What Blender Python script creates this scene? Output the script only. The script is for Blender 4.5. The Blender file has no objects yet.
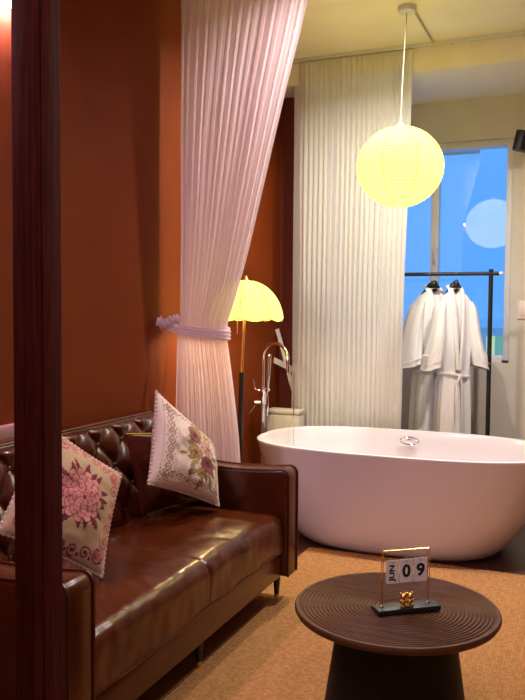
import bpy, bmesh, math, random
from mathutils import Vector, Matrix, noise
random.seed(7)
S = bpy.context.scene
COL = S.collection
PI = math.pi

# ---------------------------------------------------------------- camera
FPX, CX, CY, CAMH = 778.0, 262.5, 350.0, 1.35
YAW, TILT, ROLL = math.radians(22.6), math.atan2(38, FPX), 0.008
FW = Vector((-math.sin(YAW)*math.cos(TILT), math.cos(YAW)*math.cos(TILT), -math.sin(TILT)))
R0 = Vector((math.cos(YAW), math.sin(YAW), 0)); U0 = R0.cross(FW)
RT = R0*math.cos(ROLL)+U0*math.sin(ROLL); UP = U0*math.cos(ROLL)-R0*math.sin(ROLL)
CAM = Vector((0, 0, CAMH))
cd = bpy.data.cameras.new('camera'); cam = bpy.data.objects.new('camera', cd); COL.objects.link(cam)
cd.sensor_fit = 'VERTICAL'; cd.sensor_height = 24.0; cd.lens = FPX/700*24.0; cd.clip_start = 0.02; cd.clip_end = 500
M = Matrix((RT, UP, -FW)).transposed().to_4x4(); M.translation = CAM
cam.matrix_world = M
S.camera = cam
def ray(x, y): return FW + RT*((x-CX)/FPX) - UP*((y-CY)/FPX)
def onz(x, y, z): d = ray(x, y); return CAM + d*((z-CAMH)/d.z)
def ony(x, y, v): d = ray(x, y); return CAM + d*(v/d.y)
def onx(x, y, v): d = ray(x, y); return CAM + d*(v/d.x)
def dep(x, y, v): return CAM + ray(x, y)*v

# ---------------------------------------------------------------- world, exposure
w = bpy.data.worlds.new('sky'); S.world = w; w.use_nodes = True
bg = w.node_tree.nodes['Background']; bg.inputs[0].default_value = (0.105, 0.38, 0.97, 1); bg.inputs[1].default_value = 1.0
S.view_settings.view_transform = 'Standard'; S.view_settings.look = 'None'
S.view_settings.exposure = 0.18; S.view_settings.gamma = 1.0; S.view_settings.use_curve_mapping = False

LANTERN_L = (5.6, 5.1, 0.38)
SHADE_L = (1.8, 1.55, 0.25)
LED_L = (150, 104, 138)
ROOM_COL, ROOM_W = (1.0, 0.82, 0.86), 17.0        # unseen fill downlight added to brighten the sitting area
BATH_COL, BATH_W = (1.0, 0.90, 0.86), 28.0       # unseen fill downlights added to brighten the bathing area

# ---------------------------------------------------------------- materials
def mat(name, col, rough=0.5, metal=0.0, var=0.0, vscale=8.0, bump=0.0, bscale=40.0, coat=0.0, spec=0.5,
        col2=None, stretch=(1, 1, 1), transl=0.0, transp=0.0, emit=None, sheen=0.0):
    m = bpy.data.materials.new(name); m.use_nodes = True
    nt = m.node_tree; N = nt.nodes; L = nt.links
    b = N['Principled BSDF']; out = N['Material Output']
    b.inputs['Base Color'].default_value = (*col, 1); b.inputs['Roughness'].default_value = rough
    b.inputs['Metallic'].default_value = metal; b.inputs['Coat Weight'].default_value = coat
    b.inputs['Specular IOR Level'].default_value = spec
    b.inputs['Sheen Weight'].default_value = sheen
    tc = N.new('ShaderNodeTexCoord'); mp = N.new('ShaderNodeMapping'); mp.inputs['Scale'].default_value = stretch
    L.new(tc.outputs['Object'], mp.inputs['Vector'])
    if var > 0 or col2:
        n = N.new('ShaderNodeTexNoise'); n.inputs['Scale'].default_value = vscale; n.inputs['Detail'].default_value = 5
        L.new(mp.outputs[0], n.inputs['Vector'])
        r = N.new('ShaderNodeValToRGB')
        c2 = col2 if col2 else tuple(c*(1-var) for c in col)
        r.color_ramp.elements[0].color = (*c2, 1); r.color_ramp.elements[1].color = (*col, 1)
        r.color_ramp.elements[0].position = 0.35; r.color_ramp.elements[1].position = 0.65
        L.new(n.outputs['Fac'], r.inputs[0]); L.new(r.outputs[0], b.inputs['Base Color'])
    if bump > 0:
        n2 = N.new('ShaderNodeTexNoise'); n2.inputs['Scale'].default_value = bscale; n2.inputs['Detail'].default_value = 6
        L.new(mp.outputs[0], n2.inputs['Vector'])
        bp = N.new('ShaderNodeBump'); bp.inputs['Strength'].default_value = bump; bp.inputs['Distance'].default_value = 0.01
        L.new(n2.outputs['Fac'], bp.inputs['Height']); L.new(bp.outputs[0], b.inputs['Normal'])
    last = b.outputs[0]
    if transl > 0:
        t = N.new('ShaderNodeBsdfTranslucent'); t.inputs[0].default_value = (*col, 1)
        mx = N.new('ShaderNodeMixShader'); mx.inputs[0].default_value = transl
        L.new(last, mx.inputs[1]); L.new(t.outputs[0], mx.inputs[2]); last = mx.outputs[0]
    if transp > 0:
        t = N.new('ShaderNodeBsdfTransparent')
        mx = N.new('ShaderNodeMixShader'); mx.inputs[0].default_value = transp
        L.new(last, mx.inputs[1]); L.new(t.outputs[0], mx.inputs[2]); last = mx.outputs[0]
    if emit:
        b.inputs['Emission Color'].default_value = (*emit, 1); b.inputs['Emission Strength'].default_value = 1.0
    L.new(last, out.inputs[0])
    return m
def glass_mat(name, refl=0.09, tint=(1, 1, 1)):
    m = bpy.data.materials.new(name); m.use_nodes = True; N = m.node_tree.nodes; L = m.node_tree.links
    N.remove(N['Principled BSDF'])
    t = N.new('ShaderNodeBsdfTransparent'); t.inputs[0].default_value = (*tint, 1)
    g = N.new('ShaderNodeBsdfGlossy'); g.inputs['Roughness'].default_value = 0.0
    mx = N.new('ShaderNodeMixShader'); mx.inputs[0].default_value = refl
    L.new(t.outputs[0], mx.inputs[1]); L.new(g.outputs[0], mx.inputs[2]); L.new(mx.outputs[0], N['Material Output'].inputs[0])
    return m
def attr_mat(name, rough=0.9):
    m = mat(name, (1, 1, 1), rough, bump=0.35, bscale=260, spec=0.2)
    N = m.node_tree.nodes; L = m.node_tree.links
    a = N.new('ShaderNodeAttribute'); a.attribute_name = 'weave'
    L.new(a.outputs['Color'], N['Principled BSDF'].inputs['Base Color'])
    return m

MT = dict(
    wall=mat('terracotta_paint', (0.215, 0.037, 0.003), 0.7, spec=0.2, var=0.12, vscale=3, bump=0.06, bscale=90),
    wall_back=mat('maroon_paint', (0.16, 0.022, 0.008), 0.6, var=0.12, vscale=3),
    plaster=mat('cream_plaster', (0.86, 0.80, 0.68), 0.85, var=0.05, vscale=4, bump=0.05, bscale=60),
    olive=mat('beige_plaster', (0.66, 0.61, 0.50), 0.85, var=0.06, vscale=4, bump=0.05, bscale=60),
    floor=mat('dark_wood_floor', (0.085, 0.03, 0.016), 0.4, col2=(0.05, 0.017, 0.01), vscale=6, stretch=(1, 12, 1)),
    post=mat('mahogany', (0.085, 0.013, 0.010), 0.7, col2=(0.045, 0.007, 0.006), vscale=9, stretch=(14, 14, 0.8), bump=0.15, bscale=14, spec=0.08),
    leather=mat('brown_leather', (0.088, 0.017, 0.002), 0.27, spec=0.34, col2=(0.055, 0.009, 0.002), vscale=5, bump=0.08, bscale=120, coat=0.10),
    leather_dark=mat('oxblood_leather', (0.17, 0.026, 0.012), 0.26, col2=(0.075, 0.011, 0.007), vscale=7, bump=0.3, bscale=14, coat=0.35),
    black_leg=mat('black_lacquer', (0.010, 0.008, 0.008), 0.3),
    brass=mat('brass', (0.80, 0.50, 0.18), 0.28, metal=1.0),
    gold=mat('gold', (0.95, 0.62, 0.16), 0.22, metal=1.0),
    chrome=mat('chrome', (0.85, 0.85, 0.86), 0.09, metal=1.0),
    acrylic=mat('white_acrylic', (0.80, 0.77, 0.83), 0.16, coat=0.4, spec=0.5),
    sheer=mat('sheer_voile', (0.90, 0.77, 0.81), 0.9, transl=0.35, transp=0.06, spec=0.1),
    curtain=mat('cream_curtain', (0.92, 0.90, 0.85), 0.9, transl=0.45, spec=0.1, bump=0.05, bscale=200),
    terry=mat('white_terry', (0.86, 0.85, 0.86), 0.95, bump=0.5, bscale=160, spec=0.1, sheen=0.2),
    black_metal=mat('black_metal', (0.012, 0.010, 0.010), 0.42),
    white_frame=mat('white_frame', (0.66, 0.66, 0.68), 0.45),
    white_plastic=mat('white_plastic', (0.72, 0.68, 0.62), 0.4),
    table_wood=mat('walnut', (0.115, 0.045, 0.015), 0.5, spec=0.22, col2=(0.07, 0.026, 0.009), vscale=5, stretch=(1, 10, 1), bump=0.08, bscale=30),
    table_base=mat('black_base', (0.010, 0.008, 0.008), 0.6, spec=0.2),
    slate=mat('black_slate', (0.014, 0.016, 0.018), 0.45, bump=0.1, bscale=50),
    card=mat('white_card', (0.90, 0.89, 0.92), 0.6),
    ink=mat('black_ink', (0.008, 0.008, 0.012), 0.6),
    cord=mat('white_cord', (0.50, 0.46, 0.36), 0.6),
    rope=mat('cream_rope', (0.62, 0.50, 0.42), 0.9, bump=0.3, bscale=200),
    ledge=mat('pale_ledge', (0.55, 0.30, 0.30), 0.5),
    shade=mat('shade_fabric', (0.2, 0.18, 0.08), 0.9, emit=SHADE_L),
    shade_rib=mat('shade_rib', (0.05, 0.04, 0.01), 0.9, spec=0.05),
    paper=mat('lantern_paper', (0.10, 0.09, 0.05), 0.9, emit=LANTERN_L),
    paper_wire=mat('lantern_wire', (0.10, 0.09, 0.04), 0.9, emit=(0.68, 0.64, 0.15)),
    paper_seam=mat('lantern_seam', (0.10, 0.09, 0.04), 0.9, emit=(0.58, 0.53, 0.09)),
    led=mat('led_tube', (1, 1, 1), 0.5, emit=LED_L),
    water=glass_mat('water', 0.5),
    pane=glass_mat('window_glass', 0.034),
    far_wall=mat('far_facade', (0.72, 0.70, 0.66), 0.8),
    far_trim=mat('far_cornice', (0.9, 0.9, 0.9), 0.8),
    far_roof=mat('far_canopy', (0.20, 0.24, 0.30), 0.8),
    glow_lime=mat('lime_glow', (0.1, 0.1, 0.1), 0.3, emit=(0.40, 0.62, 0.30)),
    glow_green=mat('green_glow', (0.1, 0.1, 0.1), 0.3, emit=(0.10, 0.30, 0.22)),
    switch=mat('switch_plastic', (0.82, 0.70, 0.62), 0.4),
)
# rug: ribbed weave
def rug_mat():
    m = mat('sisal_rug', (0.50, 0.255, 0.095), 0.95, col2=(0.36, 0.17, 0.06), vscale=60, spec=0.1)
    N = m.node_tree.nodes; L = m.node_tree.links
    tc = N.new('ShaderNodeTexCoord'); wv = N.new('ShaderNodeTexWave'); wv.inputs['Scale'].default_value = 26
    wv.inputs['Distortion'].default_value = 2.0; wv.inputs['Detail'].default_value = 2; wv.inputs['Detail Scale'].default_value = 8
    n = N.new('ShaderNodeTexNoise'); n.inputs['Scale'].default_value = 160
    L.new(tc.outputs['Object'], wv.inputs[0]); L.new(tc.outputs['Object'], n.inputs['Vector'])
    ad = N.new('ShaderNodeMath'); ad.operation = 'ADD'; L.new(wv.outputs['Fac'], ad.inputs[0]); L.new(n.outputs['Fac'], ad.inputs[1])
    bp = N.new('ShaderNodeBump'); bp.inputs['Strength'].default_value = 0.55; bp.inputs['Distance'].default_value = 0.006
    L.new(ad.outputs[0], bp.inputs['Height']); L.new(bp.outputs[0], N['Principled BSDF'].inputs['Normal'])
    return m
MT['rug'] = rug_mat()

# ---------------------------------------------------------------- helpers
def link(o, parent=None):
    COL.objects.link(o)
    if parent: o.parent = parent
    return o
def mesh(name, verts, faces, m, parent=None, smooth=True):
    me = bpy.data.meshes.new(name); me.from_pydata([tuple(v) for v in verts], [], faces); me.update()
    if smooth:
        for p in me.polygons: p.use_smooth = True
    me.materials.append(MT[m] if isinstance(m, str) else m)
    return link(bpy.data.objects.new(name, me), parent)
def from_bm(name, bm, m, parent=None, smooth=True):
    me = bpy.data.meshes.new(name); bm.to_mesh(me); bm.free()
    if smooth:
        for p in me.polygons: p.use_smooth = True
        try: me.set_sharp_from_angle(angle=math.radians(42))
        except Exception: pass
    me.materials.append(MT[m] if isinstance(m, str) else m)
    return link(bpy.data.objects.new(name, me), parent)
def add_box(bm, a, b, bevel=0.0, seg=2):
    t = bmesh.new()
    r = bmesh.ops.create_cube(t, size=1.0)
    for v in t.verts: v.co = Vector([a[i]+(v.co[i]+0.5)*(b[i]-a[i]) for i in range(3)])
    if bevel > 0: bmesh.ops.bevel(t, geom=t.edges[:], offset=bevel, segments=seg, affect='EDGES', profile=0.5)
    me = bpy.data.meshes.new('tmp'); t.to_mesh(me); t.free(); bm.from_mesh(me); bpy.data.meshes.remove(me)
def box(name, a, b, m, parent=None, bevel=0.0, seg=2):
    bm = bmesh.new(); add_box(bm, a, b, bevel, seg); return from_bm(name, bm, m, parent)
def add_tube(bm, pts, rad, n=10, caps=True, closed=False, squash=None):
    pts = [Vector(p) for p in pts]; k = len(pts)
    rads = rad if isinstance(rad, (list, tuple)) else [rad]*k
    rings = []; prev = None
    for i, p in enumerate(pts):
        if closed: d = pts[(i+1) % k]-pts[i-1]
        else: d = pts[min(i+1, k-1)]-pts[max(i-1, 0)]
        d.normalize()
        if prev is None:
            u = d.cross(Vector((0, 0, 1)))
            if u.length < 1e-3: u = d.cross(Vector((1, 0, 0)))
        else: u = prev-d*prev.dot(d)
        u.normalize(); prev = u; v = d.cross(u)
        rings.append([bm.verts.new(p+(u*math.cos(2*PI*j/n)+v*math.sin(2*PI*j/n)*(squash or 1))*rads[i]) for j in range(n)])
    for i in range(k if closed else k-1):
        A, B = rings[i], rings[(i+1) % k]
        for j in range(n): bm.faces.new((A[j], A[(j+1) % n], B[(j+1) % n], B[j]))
    if caps and not closed:
        bm.faces.new(rings[0][::-1]); bm.faces.new(rings[-1])
def tube(name, pts, rad, m, parent=None, n=10, closed=False, squash=None):
    bm = bmesh.new(); add_tube(bm, pts, rad, n, True, closed, squash); return from_bm(name, bm, m, parent)
def lathe(name, prof, m, parent=None, n=48, loc=(0, 0, 0), smooth=True, cap=True):
    bm = bmesh.new(); rings = []
    for r, z in prof:
        rings.append([bm.verts.new((loc[0]+r*math.cos(2*PI*j/n), loc[1]+r*math.sin(2*PI*j/n), loc[2]+z)) for j in range(n)])
    for A, B in zip(rings, rings[1:]):
        for j in range(n): bm.faces.new((A[j], A[(j+1) % n], B[(j+1) % n], B[j]))
    if cap:
        bm.faces.new(rings[0][::-1]); bm.faces.new(rings[-1])
    bmesh.ops.recalc_face_normals(bm, faces=bm.faces[:])
    return from_bm(name, bm, m, parent, smooth)
def loft(name, rings, m, parent=None, cap=True, recalc=True):
    bm = bmesh.new(); R = [[bm.verts.new(p) for p in r] for r in rings]; n = len(R[0])
    for A, B in zip(R, R[1:]):
        for j in range(n): bm.faces.new((A[j], A[(j+1) % n], B[(j+1) % n], B[j]))
    if cap: bm.faces.new(R[0][::-1]); bm.faces.new(R[-1])
    if recalc: bmesh.ops.recalc_face_normals(bm, faces=bm.faces[:])
    return from_bm(name, bm, m, parent)
def blob(name, c, r, m, parent, sc=(1, 1, 1)):
    b_ = bmesh.new(); bmesh.ops.create_uvsphere(b_, u_segments=16, v_segments=10, radius=r)
    for v in b_.verts: v.co = Vector((v.co.x*sc[0]+c[0], v.co.y*sc[1]+c[1], v.co.z*sc[2]+c[2]))
    return from_bm(name, b_, m, parent)
def grid(name, fn, nu, nv, m, parent=None):
    vs = [fn(i/nu, j/nv) for j in range(nv+1) for i in range(nu+1)]
    fs = [(j*(nu+1)+i, j*(nu+1)+i+1, (j+1)*(nu+1)+i+1, (j+1)*(nu+1)+i) for j in range(nv) for i in range(nu)]
    return mesh(name, vs, fs, m, parent)
def thing(name, label, cat, loc=(0, 0, 0), rz=0, group=None):
    o = bpy.data.objects.new(name, None); o.empty_display_size = 0.1; COL.objects.link(o)
    o.location = loc; o.rotation_euler = (0, 0, rz)
    return tag(o, label, cat, group)
def tag(o, label, cat, group=None):
    o['label'] = label; o['category'] = cat
    if group: o['group'] = group
    return o
def struct(o, label=None):
    o['kind'] = 'structure'
    if label: o['label'] = label
    return o
def smoothstep(a, b, x):
    t = max(0, min(1, (x-a)/(b-a))); return t*t*(3-2*t)

# ---------------------------------------------------------------- room shell
XW = -2.15; ZC = 3.12; YC = 5.2; YW = 6.03; ZB = 2.947; XR = 2.4; YN = -1.6
struct(box('floor', (XW-0.1, YN, -0.1), (XR, YW+0.2, 0), 'floor'), 'dark brown wooden floor')
struct(box('ceiling', (XW-0.1, YN, ZC), (XR, YC+0.02, ZC+0.1), 'plaster'), 'cream plaster ceiling')
struct(box('wall_left', (XW-0.1, YN, 0), (XW, YC+0.3, ZC), 'wall'), 'terracotta painted wall behind the sofa')
struct(box('wall_right', (XR, YN, 0), (XR+0.1, YW+0.2, ZC), 'wall'), 'terracotta painted side wall')
struct(box('wall_front', (XW-0.1, YN-0.1, 0), (XR+0.1, YN, ZC), 'plaster'), 'cream wall behind the viewer')
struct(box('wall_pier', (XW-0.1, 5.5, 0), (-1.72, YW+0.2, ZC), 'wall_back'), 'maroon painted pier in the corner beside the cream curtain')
bm = bmesh.new()   # beam and alcove soffit
add_box(bm, (XW-0.1, YC+0.02, ZB), (XR, YW+0.2, ZC+0.1))
struct(from_bm('trim_beam', bm, 'plaster', smooth=False), 'cream ceiling beam above the window alcove')
# window wall with opening
WX0, WX1, WZ0, WZ1 = -1.66, -0.530, 0.985, 2.645
bm = bmesh.new()
add_box(bm, (-1.72, YW, 0), (WX0, YW+0.2, ZB)); add_box(bm, (WX1, YW, 0), (XR, YW+0.2, ZB))
add_box(bm, (WX0, YW, 0), (WX1, YW+0.2, WZ0)); add_box(bm, (WX0, YW, WZ1), (WX1, YW+0.2, ZB))
struct(from_bm('wall_window', bm, 'olive', smooth=False), 'beige plaster wall around the window')
# window
win = struct(bpy.data.objects.new('window_1', None), 'white framed casement window with a view of blue sky'); COL.objects.link(win)
win.location = ((WX0+WX1)/2, YW, WZ0)
def wpart(name, a, b, m, bev=0.004):
    o = box(name, [a[i]-win.location[i] for i in range(3)], [b[i]-win.location[i] for i in range(3)], m, win, bev); return o
FWD = 0.045
PANE_RZ, PANE_RX = -0.052, 0.004
wpart('frame_jamb', (WX0, YW+0.03, WZ0), (WX0+FWD, YW+0.13, WZ1), 'white_frame')
wpart('frame_jamb', (WX1-FWD, YW+0.03, WZ0), (WX1, YW+0.13, WZ1), 'white_frame')
wpart('frame_head', (WX0+FWD, YW+0.03, WZ1-0.05), (WX1-FWD, YW+0.13, WZ1), 'white_frame')
wpart('frame_sill', (WX0+FWD, YW+0.03, WZ0), (WX1-FWD, YW+0.13, WZ0+0.05), 'white_frame')
MX = -1.10
mul = wpart('mullion', (MX-0.03, YW+0.04, WZ0+0.05), (MX+0.03, YW+0.12, WZ1-0.05), 'white_frame')
hp = ony(438, 250, YW+0.03)
hb = tube('window_handle', [(MX+0.012, 0.015, hp.z-WZ0+0.02), (MX+0.012, -0.02, hp.z-WZ0+0.02), (MX+0.014, -0.025, hp.z-WZ0-0.09)], 0.009, 'white_frame', win)
hb.location = (-win.location.x, 0.03, 0)
for x0, x1 in ((WX0+FWD, MX-0.03), (MX+0.03, WX1-FWD)):
    p = wpart('pane', (x0, YW+0.078, WZ0+0.05), (x1, YW+0.082, WZ1-0.05), 'pane', 0)
    if x0 > MX: right_pane = p
# right-hand pane set askew to steer the lantern's reflection
rc = Vector(((MX+0.03+WX1-FWD)/2-win.location.x, 0.08, (WZ1-WZ0)/2))
right_pane.data.transform(Matrix.Translation(rc) @ Matrix.Rotation(PANE_RZ, 4, 'Z') @ Matrix.Rotation(PANE_RX, 4, 'X') @ Matrix.Translation(-rc))
# the pale cap strip at the foot of the window
wl = wpart('latch', (WX1-0.05, YW+0.012, WZ0+0.005), (WX1+0.0, YW+0.03, WZ0+0.018), 'black_metal', 0)

# rug
rug = box('area_rug', (-1.43, -1.2, 0), (1.7, 4.155, 0.012), 'rug', None, 0.004)
tag(rug, 'large tan ribbed sisal rug under the coffee table and sofa', 'rug')

# ---------------------------------------------------------------- wooden post
pc = dep(38, 350, 1.6)
post = thing('bed_post', 'dark mahogany square post rising past the near end of the sofa', 'post', (pc.x, pc.y, 0))
box('shaft', (-0.026, -0.046, 0.0), (0.026, 0.046, ZC), 'post', post, 0.004)
box('moulding', (0.026, -0.022, 0.0), (0.031, 0.022, ZC), 'post', post, 0.002)
box('plinth', (-0.036, -0.056, 0.0), (0.038, 0.056, 0.10), 'post', post, 0.005)

# ---------------------------------------------------------------- sofa
SY0, SY1 = 1.65, 3.41          # outer arms
AI0, AI1 = 1.775, 3.285        # inner arms
SF, SB = -1.235, -2.10
sofa = thing('leather_sofa', 'brown leather sofa with button tufted back and black legs against terracotta wall', 'sofa', (-1.65, 2.53, 0))
OX, OY = -1.65, 2.53
def sp(p): return (p[0]-OX, p[1]-OY, p[2])
def sbox(name, a, b, m, bev, seg=3): return box(name, sp(a), sp(b), m, sofa, bev, seg)
# base rail
sbox('base', (SB+0.02, SY0+0.02, 0.135), (SF-0.03, SY1-0.02, 0.262), 'leather', 0.012)
# arms: profile in (x, z) with softly swept top, extruded along y
def arm(y0, y1):
    bm = bmesh.new(); prof = []
    X0, X1 = SB+0.02, SF
    prof = [(X0, 0.135), (X1, 0.135)]
    for k in range(9):
        a = k/8*PI/2; prof.append((X1-0.035+0.035*math.cos(a), 0.592+0.038*math.sin(a)))
    for k in range(1, 15):
        t = k/14; x = X1-0.035+(X0-X1+0.035)*t
        prof.append((x, 0.630-0.014*math.sin(PI*min(1, t*1.6))+0.03*smoothstep(0.55, 1.0, t)))
    A = [bm.verts.new(sp((x, y0, z))) for x, z in prof]; B = [bm.verts.new(sp((x, y1, z))) for x, z in prof]
    n = len(prof)
    for i in range(n): bm.faces.new((A[i], A[(i+1) % n], B[(i+1) % n], B[i]))
    f1 = bm.faces.new(A[::-1]); f2 = bm.faces.new(B)
    bmesh.ops.recalc_face_normals(bm, faces=bm.faces[:])
    ed = list(f1.edges)+list(f2.edges)
    bmesh.ops.bevel(bm, geom=ed, offset=0.016, segments=3, affect='EDGES', profile=0.5)
    o = from_bm('arm', bm, 'leather', sofa)
    # welt along the two front edges
    for yy in (y0+0.006, y1-0.006):
        pts = [sp((x+0.001, yy, z+0.001)) for x, z in prof[1:22]]
        tube('piping', pts, 0.0045, 'leather', o, n=6)
    return o
arm(SY0, AI0); arm(AI1, SY1)
# seat: long bench cushion, crowned, rounded front
ZS = 0.43
def seat_fn(u, v):
    # v: 0 back ->1 under front ; u along y
    y = AI0+0.004+(AI1-AI0-0.008)*u
    L1 = 0.55; rad = 0.055
    xb = -1.83; xf = SF-0.02
    s = v*1.0
    top_len = (xf-rad)-xb; arc = rad*PI/2; down = 0.115
    d = s*(top_len+arc+down)
    wr = noise.noise(Vector((y*7, d*9, 0)))*0.005+noise.noise(Vector((y*19, d*14, 3)))*0.0022
    crown = 0.016*math.sin(PI*u)**0.5*math.sin(PI*min(1, d/(top_len+arc)))+wr
    if d < top_len: x, z, nx, nz = xb+d, ZS, 0, 1
    elif d < top_len+arc:
        a = (d-top_len)/rad; x = xf-rad+rad*math.sin(a); z = ZS-rad+rad*math.cos(a); nx, nz = math.sin(a), math.cos(a)
    else: x, z, nx, nz = xf, ZS-rad-(d-top_len-arc), 1, 0
    # seam grooves
    g = 0
    for ys in (2.53,):
        g -= 0.003*math.exp(-((y-ys)/0.006)**2)
    return sp((x+nx*(crown+g), y, z+nz*(crown+g)))
grid('seat_cushion', seat_fn, 220, 70, 'leather', sofa)
tube('seat_welt', [sp((SF-0.022, AI0+0.005+(AI1-AI0-0.01)*k/30, 0.262+0.004*math.sin(k))) for k in range(31)], 0.006, 'leather', sofa, n=6)
# back shell + tufted front
sbox('back_frame', (SB, SY0+0.005, 0.135), (-1.985, SY1-0.005, 0.845), 'leather', 0.016)
TA, TB = 0.186, 0.098
def tuft(y, z):
    p = (y-AI0)/TA+(z-0.87)/(2*TB); q = (y-AI0)/TA-(z-0.87)/(2*TB)
    return (abs(math.sin(PI*p/1.0))*abs(math.sin(PI*q/1.0)))**0.5
def back_fn(u, v):
    y = AI0-0.002+(AI1-AI0+0.004)*u; z = 0.40+0.455*v
    edge = min(1, (1-v)/0.07); edge = math.sqrt(max(0, 1-(1-edge)**2))
    x = -1.80-0.125*v - 0.07*(1-edge)
    d = tuft(y, z)*0.034*(0.25+0.75*edge)
    return sp((x-0.03+d, y, z))
bk = grid('backrest', back_fn, 300, 90, 'leather', sofa)
# closing top of the backrest
sbox('top_rail', (-2.06, AI0-0.01, 0.80), (-1.945, AI1+0.01, 0.856), 'leather', 0.014)
tube('top_piping', [sp((-1.955, AI0+(AI1-AI0)*k/20, 0.858)) for k in range(21)], 0.006, 'leather_dark', sofa, n=6)
bm0 = bmesh.new(); bmesh.ops.create_uvsphere(bm0, u_segments=12, v_segments=6, radius=0.011)
btn_me = bpy.data.meshes.new('button'); bm0.to_mesh(btn_me); bm0.free(); btn_me.materials.append(MT['leather_dark'])
for p in btn_me.polygons: p.use_smooth = True
for i in range(-12, 30):
    for j in range(-12, 30):
        # p=i, q=j -> y, z
        y = AI0+TA*(i+j)/2; z = 0.87+TB*(i-j)
        if AI0+0.03 < y < AI1-0.03 and 0.47 < z < 0.83:
            v = (z-0.40)/0.455
            o = bpy.data.objects.new('button', btn_me); link(o, bk); o.location = sp((-1.80-0.125*v-0.026, y, z)); o.scale = (0.55, 1, 1)
# legs
for (x, y) in ((-1.305, 3.33), (-1.315, 2.56), (-1.305, 1.75), (-2.0, 3.33), (-2.0, 1.75), (-2.0, 2.56)):
    lg = lathe('leg', [(0.011, 0.035), (0.019, 0.14)], 'black_leg', sofa, n=14, loc=sp((x, y, 0)))
    lathe('leg_tip', [(0.0095, 0.012), (0.0112, 0.036)], 'brass', lg, n=14, loc=sp((x, y, 0)))

# ---------------------------------------------------------------- cushions
import numpy as np
class Canvas:
    """woven picture on an (n+1)x(n+1) grid, u to the right, v up, both 0..1"""
    def __init__(self, n, base, base2, seed):
        self.n = n; r = np.random.RandomState(seed)
        f = r.rand(n+1, n+1, 1)*0.6
        self.c = np.array(base)*(1-f)+np.array(base2)*f
        g = np.linspace(0, 1, n+1); self.U, self.V = np.meshgrid(g, g)
    def fill(self, mask, col, a=1.0): self.c[mask] = self.c[mask]*(1-a)+np.array(col)*a
    def disc(self, x, y, r, col, a=1.0): self.fill((self.U-x)**2+(self.V-y)**2 < r*r, col, a)
    def stroke(self, pts, w, col, a=0.9):
        m = np.zeros_like(self.U, bool)
        for i, (x, y) in enumerate(pts):
            ww = w(i/max(1, len(pts)-1)) if callable(w) else w
            m |= (self.U-x)**2+(self.V-y)**2 < ww*ww
        self.fill(m, col, a)
    def leaf(self, x, y, ang, ln, wd, col, vein=None):
        du, dv = self.U-x, self.V-y; p = (du*math.cos(ang)+dv*math.sin(ang))/ln; q = (-du*math.sin(ang)+dv*math.cos(ang))/wd
        prof = np.sin(np.pi*np.clip(p, 0, 1)**0.8)*(0.82+0.18*np.sin(p*26))
        self.fill((p > 0) & (p < 1) & (np.abs(q) < prof), col)
        if vein: self.fill((p > 0.1) & (p < 0.85) & (np.abs(q) < 0.13), vein)
    def petals(self, x, y, R, n, off, deep, light, line):
        for k in range(n):
            a = off+2*math.pi*k/n; du, dv = self.U-x, self.V-y
            p = (du*math.cos(a)+dv*math.sin(a))/R; q = (-du*math.sin(a)+dv*math.cos(a))/(R*math.pi/n*0.95)
            wd = np.sqrt(np.clip(1-((p-0.62)/0.38)**2, 0, 1))*(p > 0.62)+np.clip(p/0.62, 0, 1)*(p <= 0.62)
            m = (p > 0) & (p < 1) & (np.abs(q) < wd)
            self.fill(m, line)
            m2 = (p > 0) & (p < 0.95) & (np.abs(q) < wd*0.80)
            t = np.clip((p-0.35)/0.6, 0, 1)[..., None]
            col = np.array(deep)*(1-t)+np.array(light)*t
            self.c[m2] = col[m2]
            self.fill(m2 & (np.abs(q) < 0.12) & (p < 0.8), deep, 0.6)
    def scroll(self, x, y, r, a0, turns, w, col, sgn=1):
        pts = []
        for k in range(60):
            t = k/59; a = a0+sgn*turns*2*math.pi*t; rr = r*(1-0.85*t); pts.append((x+rr*math.cos(a), y+rr*math.sin(a)))
        self.stroke(pts, w, col); self.disc(pts[-1][0], pts[-1][1], w*2.0, col)
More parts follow.
